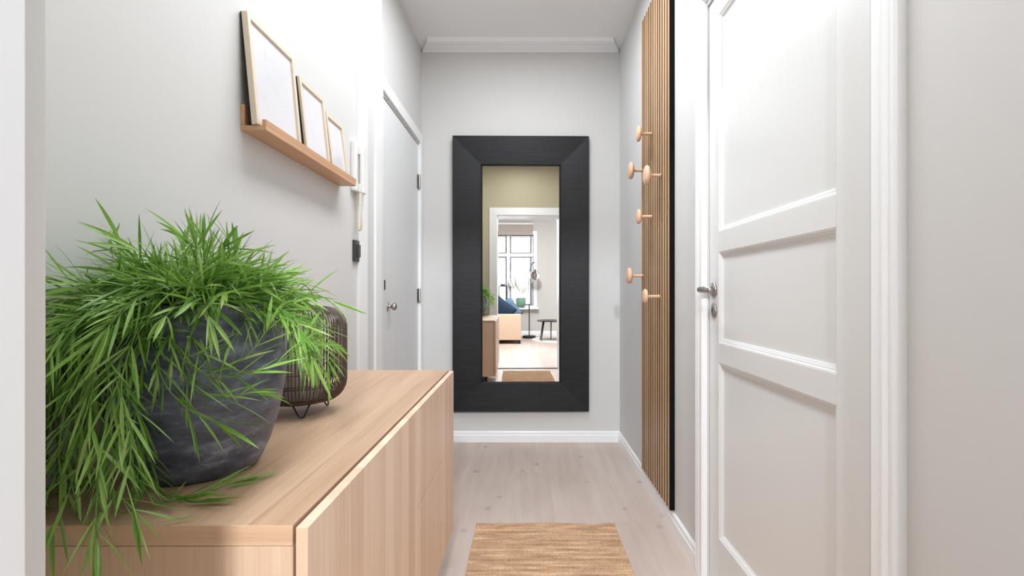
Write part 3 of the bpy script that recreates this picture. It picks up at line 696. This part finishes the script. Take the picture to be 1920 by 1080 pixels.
# ================================================================== SLAT PANEL + HOOKS
SY0, SY1 = 2.150, 2.700; SX = 0.628
sp_ = thing('slat_panel', 'tall oak slat panel on black felt fixed to the right wall', 'wall panel', (XR, 2.43, 0.085))
obj('felt_backing', B((XR-0.009, XR, SY0, SY1, 0.085, 2.51)), M_felt, sp_)
obj('side_edge', B((SX, XR-0.009, SY0, SY0+0.004, 0.085, 2.51)), M_felt, sp_)
bm = bmesh.new(); y = SY0+0.006
while y+0.027 <= SY1+0.002:
    box(bm, SX, XR-0.009, y, y+0.027, 0.085, 2.51); y += 0.041
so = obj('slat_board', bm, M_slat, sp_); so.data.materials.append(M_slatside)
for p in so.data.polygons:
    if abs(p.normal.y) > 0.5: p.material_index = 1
def hook(px, py, dia, L, label, D):
    z = CAMZ-(py-CY)*D/F; r = dia/2
    t = thing('coat_hook', label, 'coat hook', (SX, D, z), 'round wooden coat hooks on the slat panel')
    bm = bmesh.new(); lathe(bm, [(0.010, SX+0.001), (0.0075, SX-0.006), (0.0075, SX-L*0.8), (0.010, SX-L+0.006)], (0, D, z), 16, 'X'); obj('stem', bm, M_knob, t, smooth=True)
    e = 0.011 if dia < 0.08 else 0.014
    bm = bmesh.new(); lathe(bm, [(0.001, SX-L+e), (r*0.55, SX-L+e*0.95), (r*0.9, SX-L+e*0.6), (r, SX-L), (r*0.97, SX-L-e*0.4), (r*0.8, SX-L-e*0.8), (r*0.4, SX-L-e), (0.001, SX-L-e*1.03)], (0, D, z), 40, 'X'); obj('knob', bm, M_knob, t, smooth=True)
hook(1223, 251, 0.078, 0.066, 'highest round beech coat hook on the slat panel', 2.455)
hook(1204, 320, 0.092, 0.062, 'large round beech coat hook at the far edge, behind the biggest one', 2.655)
hook(1240, 329, 0.094, 0.066, 'biggest-looking round beech coat hook, second row, nearest the black edge', 2.290)
hook(1223, 406, 0.074, 0.066, 'small round beech coat hook halfway up, directly below the highest', 2.455)
hook(1204, 517, 0.088, 0.070, 'low round beech coat hook standing out past the far edge of the panel', 2.655)
hook(1237, 556, 0.073, 0.066, 'lowest round beech coat hook on the slat panel', 2.318)

# ================================================================== JUTE RUG
RX0, RX1, RY0, RY1 = -0.225, 0.397, 0.31, 2.205
bm = bmesh.new(); NR = 104; sub = 6; NU = 260; pitch = (RY1-RY0)/NR; grid = []
for j in range(NR*sub+1):
    v = j/sub; row = int(v); fr_ = v-row; y = RY0+v*pitch; line = []
    for i in range(NU+1):
        u = i/NU; edge = 0.004*noise.noise(Vector((u*0.1+3, y*6, 0)))*(1 if i in (0, NU) else 0)
        x = RX0+(RX1-RX0)*u+0.005*noise.noise(Vector((1.7, y*5, u)))
        yy = y+0.0055*noise.noise(Vector((x*5, y*3, 2.2)))+0.0015*noise.noise(Vector((x*14, row*0.7, 9)))
        if row >= NR-2: yy += 0.006*noise.noise(Vector((x*7, 4, 4)))
        k = max(0.0, math.sin(PI*min(1.0, max(0.0, (fr_-0.02)/0.80))))
        h = 0.0015+0.0085*math.sqrt(k)*(0.72+0.28*abs(math.sin(PI*x/0.013+row*PI/2)))*(0.9+0.3*noise.noise(Vector((x*6, row*1.7, 5))))
        if i in (0, NU) or j in (0, NR*sub): h = 0.001
        line.append(bm.verts.new((x, yy, h)))
    grid.append(line)
for a, b in zip(grid, grid[1:]):
    for k in range(NU): bm.faces.new((a[k], a[k+1], b[k+1], b[k]))
tag(obj('rug', bm, M_jute, None, smooth=True), 'brown woven jute runner rug lying along the hall floor', 'rug')

# ================================================================== LIVING ROOM (seen in the mirror)
def L(px, py, dist): return Vector(((px-962)*dist/F, 6.84-dist, CAMZ-(py-CY)*dist/F))
# sofa, its end toward the hall
sf = thing('sofa', 'beige sofa seen end-on in the living room reflection', 'sofa', (-0.42, -4.0, 0))
obj('arm', B((-0.86, 0.075, -3.33, -3.13, 0.075, 0.60)), M_fabric, sf, bevel=0.02, seg=3)
obj('arm', B((-0.86, 0.075, -4.79, -4.61, 0.075, 0.60)), M_fabric, sf, bevel=0.02, seg=3)
obj('seat', B((-0.86, 0.06, -4.62, -3.32, 0.075, 0.40)), M_fabric, sf, bevel=0.02, seg=3)
obj('backrest', B((-0.86, -0.66, -4.62, -3.32, 0.38, 0.74)), M_fabric, sf, bevel=0.03, seg=3)
for (x, y) in ((0.03, -3.19), (-0.80, -3.19), (0.03, -4.72), (-0.80, -4.72)): obj('leg', B((x-0.03, x+0.03, y-0.03, y+0.03, 0, 0.08)), M_black, sf)
def cushion(loc, s, rot, m, label):
    bm = bmesh.new(); n = 14; vs = {}
    for side in (1, -1):
        for i in range(n+1):
            for j in range(n+1):
                u, v = 2*i/n-1, 2*j/n-1; t = (max(0, (1-u**4)*(1-v**4)))**0.5; pin = 1-0.06*(1-abs(u))*abs(v)-0.06*(1-abs(v))*abs(u)
                vs[side, i, j] = bm.verts.new((u*s/2*pin, v*s/2*pin, side*0.07*t))
        for i in range(n):
            for j in range(n): bm.faces.new([vs[side, i, j], vs[side, i+1, j], vs[side, i+1, j+1], vs[side, i, j+1]])
    bmesh.ops.remove_doubles(bm, verts=bm.verts, dist=1e-5)
    o = obj('cushion', bm, m, None, smooth=True); o.location = loc; o.rotation_euler = rot
    return tag(o, label, 'cushion', 'cushions on the beige sofa')
cushion((-0.36, -3.50, 0.63), 0.50, (R(75), R(38), 0), M_navy, 'dark navy cushion leaning on the near sofa arm')
cushion((-0.20, -3.66, 0.63), 0.46, (R(70), R(-32), R(12)), M_blue, 'dusty blue cushion tilted at the sofa front')
cushion((-0.40, -3.80, 0.66), 0.46, (R(80), R(20), R(-10)), M_navy, 'navy cushion farther back against the sofa backrest')
# window-sill pieces
def Wl(px): return (px-962)*11.6/F
bx = -0.335; by = LY0+0.07; bz = WZ0-0.01
bl = thing('candle_lantern', 'black metal candle lantern on the living room window sill', 'lantern', (bx, by, bz))
bm = bmesh.new(); s = 0.095; hh = 0.50
for a in (-s, s):
    for b in (-0.06, 0.06): box(bm, bx+a-0.012, bx+a+0.012, by+b-0.012, by+b+0.012, bz, bz+hh)
box(bm, bx-s-0.01, bx+s+0.01, by-0.07, by+0.07, bz, bz+0.02); box(bm, bx-s-0.01, bx+s+0.01, by-0.07, by+0.07, bz+hh, bz+hh+0.02)
obj('lantern_frame', bm, M_black, bl); obj('lantern_cap', B((bx-0.06, bx+0.06, by-0.04, by+0.04, bz+hh+0.02, bz+hh+0.06)), M_black, bl)
bm = bmesh.new(); lathe(bm, [(0.035, bz+0.02), (0.035, bz+0.2)], (bx, by, 0), 20); obj('candle', bm, M_candle, bl, smooth=False)
vx, vy, vz = 0.09, LY0+0.06, WZ0-0.01
vs_ = thing('vase', 'rounded green glass vase on the living room window sill', 'vase', (vx, vy, vz))
bm = bmesh.new(); lathe(bm, [(0.06, vz), (0.09, vz+0.02), (0.118, vz+0.10), (0.125, vz+0.18), (0.118, vz+0.235), (0.114, vz+0.235), (0.120, vz+0.18), (0.112, vz+0.10), (0.08, vz+0.03), (0.001, vz+0.025)], (vx, vy, 0), 36, cap1=False); obj('vase_body', bm, M_greenglass, vs_, smooth=True)
bq = thing('dried_bouquet', 'bunch of white plumes standing in the green glass vase', 'flowers', (vx, vy, vz+0.03))
for k in range(9):
    a = k*2.4; tip = Vector((vx-0.06+0.26*math.cos(a)*random.uniform(0.4, 1), vy+0.10+0.06*math.sin(a), vz+random.uniform(0.50, 0.78)))
    b0 = Vector((vx+0.02*math.cos(a), vy+0.02*math.sin(a), vz+0.04)); mid = (b0+tip)/2+Vector((0, 0, 0.05)); pth = spline([b0, mid, tip], 8)
    bm = bmesh.new(); n = len(pth); tube(bm, pth, [0.003 if i < n*0.45 else 0.035*math.sin(PI*min(0.98, (i-n*0.45)/(n*0.55)+0.05)) for i in range(n)], 8); obj('plume', bm, M_pampas, bq, smooth=True)
# roman blind
rb = thing('roman_blind', 'taupe fabric roman blind drawn up at the window top', 'blind', (-0.2, LY0, 2.45))
bm = bmesh.new()
for k in range(4): box(bm, -0.84, 0.37, LY0+0.026+0.012*(k % 2), LY0+0.055+0.010*k, 2.44-0.0-k*0.05+0.12, 2.44-k*0.05+0.20)
box(bm, -0.84, 0.37, LY0+0.03, LY0+0.08, 2.40, 2.66)
obj('folded_fabric', bm, M_blind, rb, bevel=0.01); obj('head_rail', B((-0.85, 0.38, LY0+0.024, LY0+0.06, 2.66, 2.69)), M_white, rb)
# floor lamp
fx, fy = 0.275, -4.42
fl = thing('floor_lamp', 'arched floor lamp with smoked glass globe and round dark base', 'floor lamp', (fx, fy, 0))
bm = bmesh.new(); lathe(bm, [(0.145, 0), (0.15, 0.005), (0.15, 0.05), (0.145, 0.055)], (fx, fy, 0), 40); obj('base', bm, M_black, fl)
bm = bmesh.new(); tube(bm, spline([(fx, fy, 0.05), (fx, fy, 0.7), (fx-0.005, fy, 1.3), (fx+0.01, fy, 1.55), (fx+0.07, fy, 1.70), (fx+0.13, fy, 1.735)], 10), 0.010, 10); obj('pole', bm, M_black, fl, smooth=True)
bm = bmesh.new(); tube(bm, [(fx+0.13, fy, 1.735), (fx+0.135, fy, 1.55)], 0.002, 6); lathe(bm, [(0.02, 1.50), (0.02, 1.56)], (fx+0.135, fy, 0), 16); obj('socket', bm, M_black, fl)
bm = bmesh.new(); lathe(bm, [(0.11*math.sin(a)+0.001, 1.43-0.11*math.cos(a)) for a in [PI*i/20 for i in range(19)]], (fx+0.135, fy, 0), 36, cap1=False); obj('globe_shade', bm, M_smoke, fl, smooth=True)
# side table on the white rug
tx, ty = 0.74, -3.72
tb = thing('side_table', 'small round dark side table standing on the white rug', 'table', (tx, ty, 0.014))
bm = bmesh.new(); lathe(bm, [(0.31, 0.425), (0.32, 0.43), (0.32, 0.445), (0.31, 0.45)], (tx, ty, 0), 40); obj('tabletop', bm, M_black, tb)
for a in (150, 205, 270, 30):
    c, s = math.cos(R(a)), math.sin(R(a)); bm = bmesh.new(); tube(bm, [(tx+c*0.20, ty+s*0.20, 0.43), (tx+c*0.27, ty+s*0.27, 0.016)], [0.014, 0.010], 10); obj('leg', bm, M_black, tb, smooth=True)
bm = bmesh.new(); lathe(bm, [(0.90, 0.0), (0.905, 0.006), (0.89, 0.012)], (1.22, -4.0, 0), 64)
tag(obj('round_rug', bm, M_rugwhite, None), 'round white wool rug under the small dark table', 'rug')
# neighbouring house outside the window
nb = thing('neighbour_house', 'pale clad house seen through the living room window', 'building', (0, -14, -3))
obj('facade', B((-7, 7, -14.2, -14, -3, 2.9)), mat('pale_cladding', (225, 226, 228), 0.8), nb)
obj('roof', B((-7.2, 7.2, -15, -13.6, 2.9, 3.3)), mat('salmon_roof', (214, 160, 130), 0.8), nb)
for x in (-2.2, 0.9):
    obj('window', B((x, x+0.9, -14.0, -13.97, 0.2, 1.8)), mat('far_glass', (120, 130, 140), 0.2), nb)
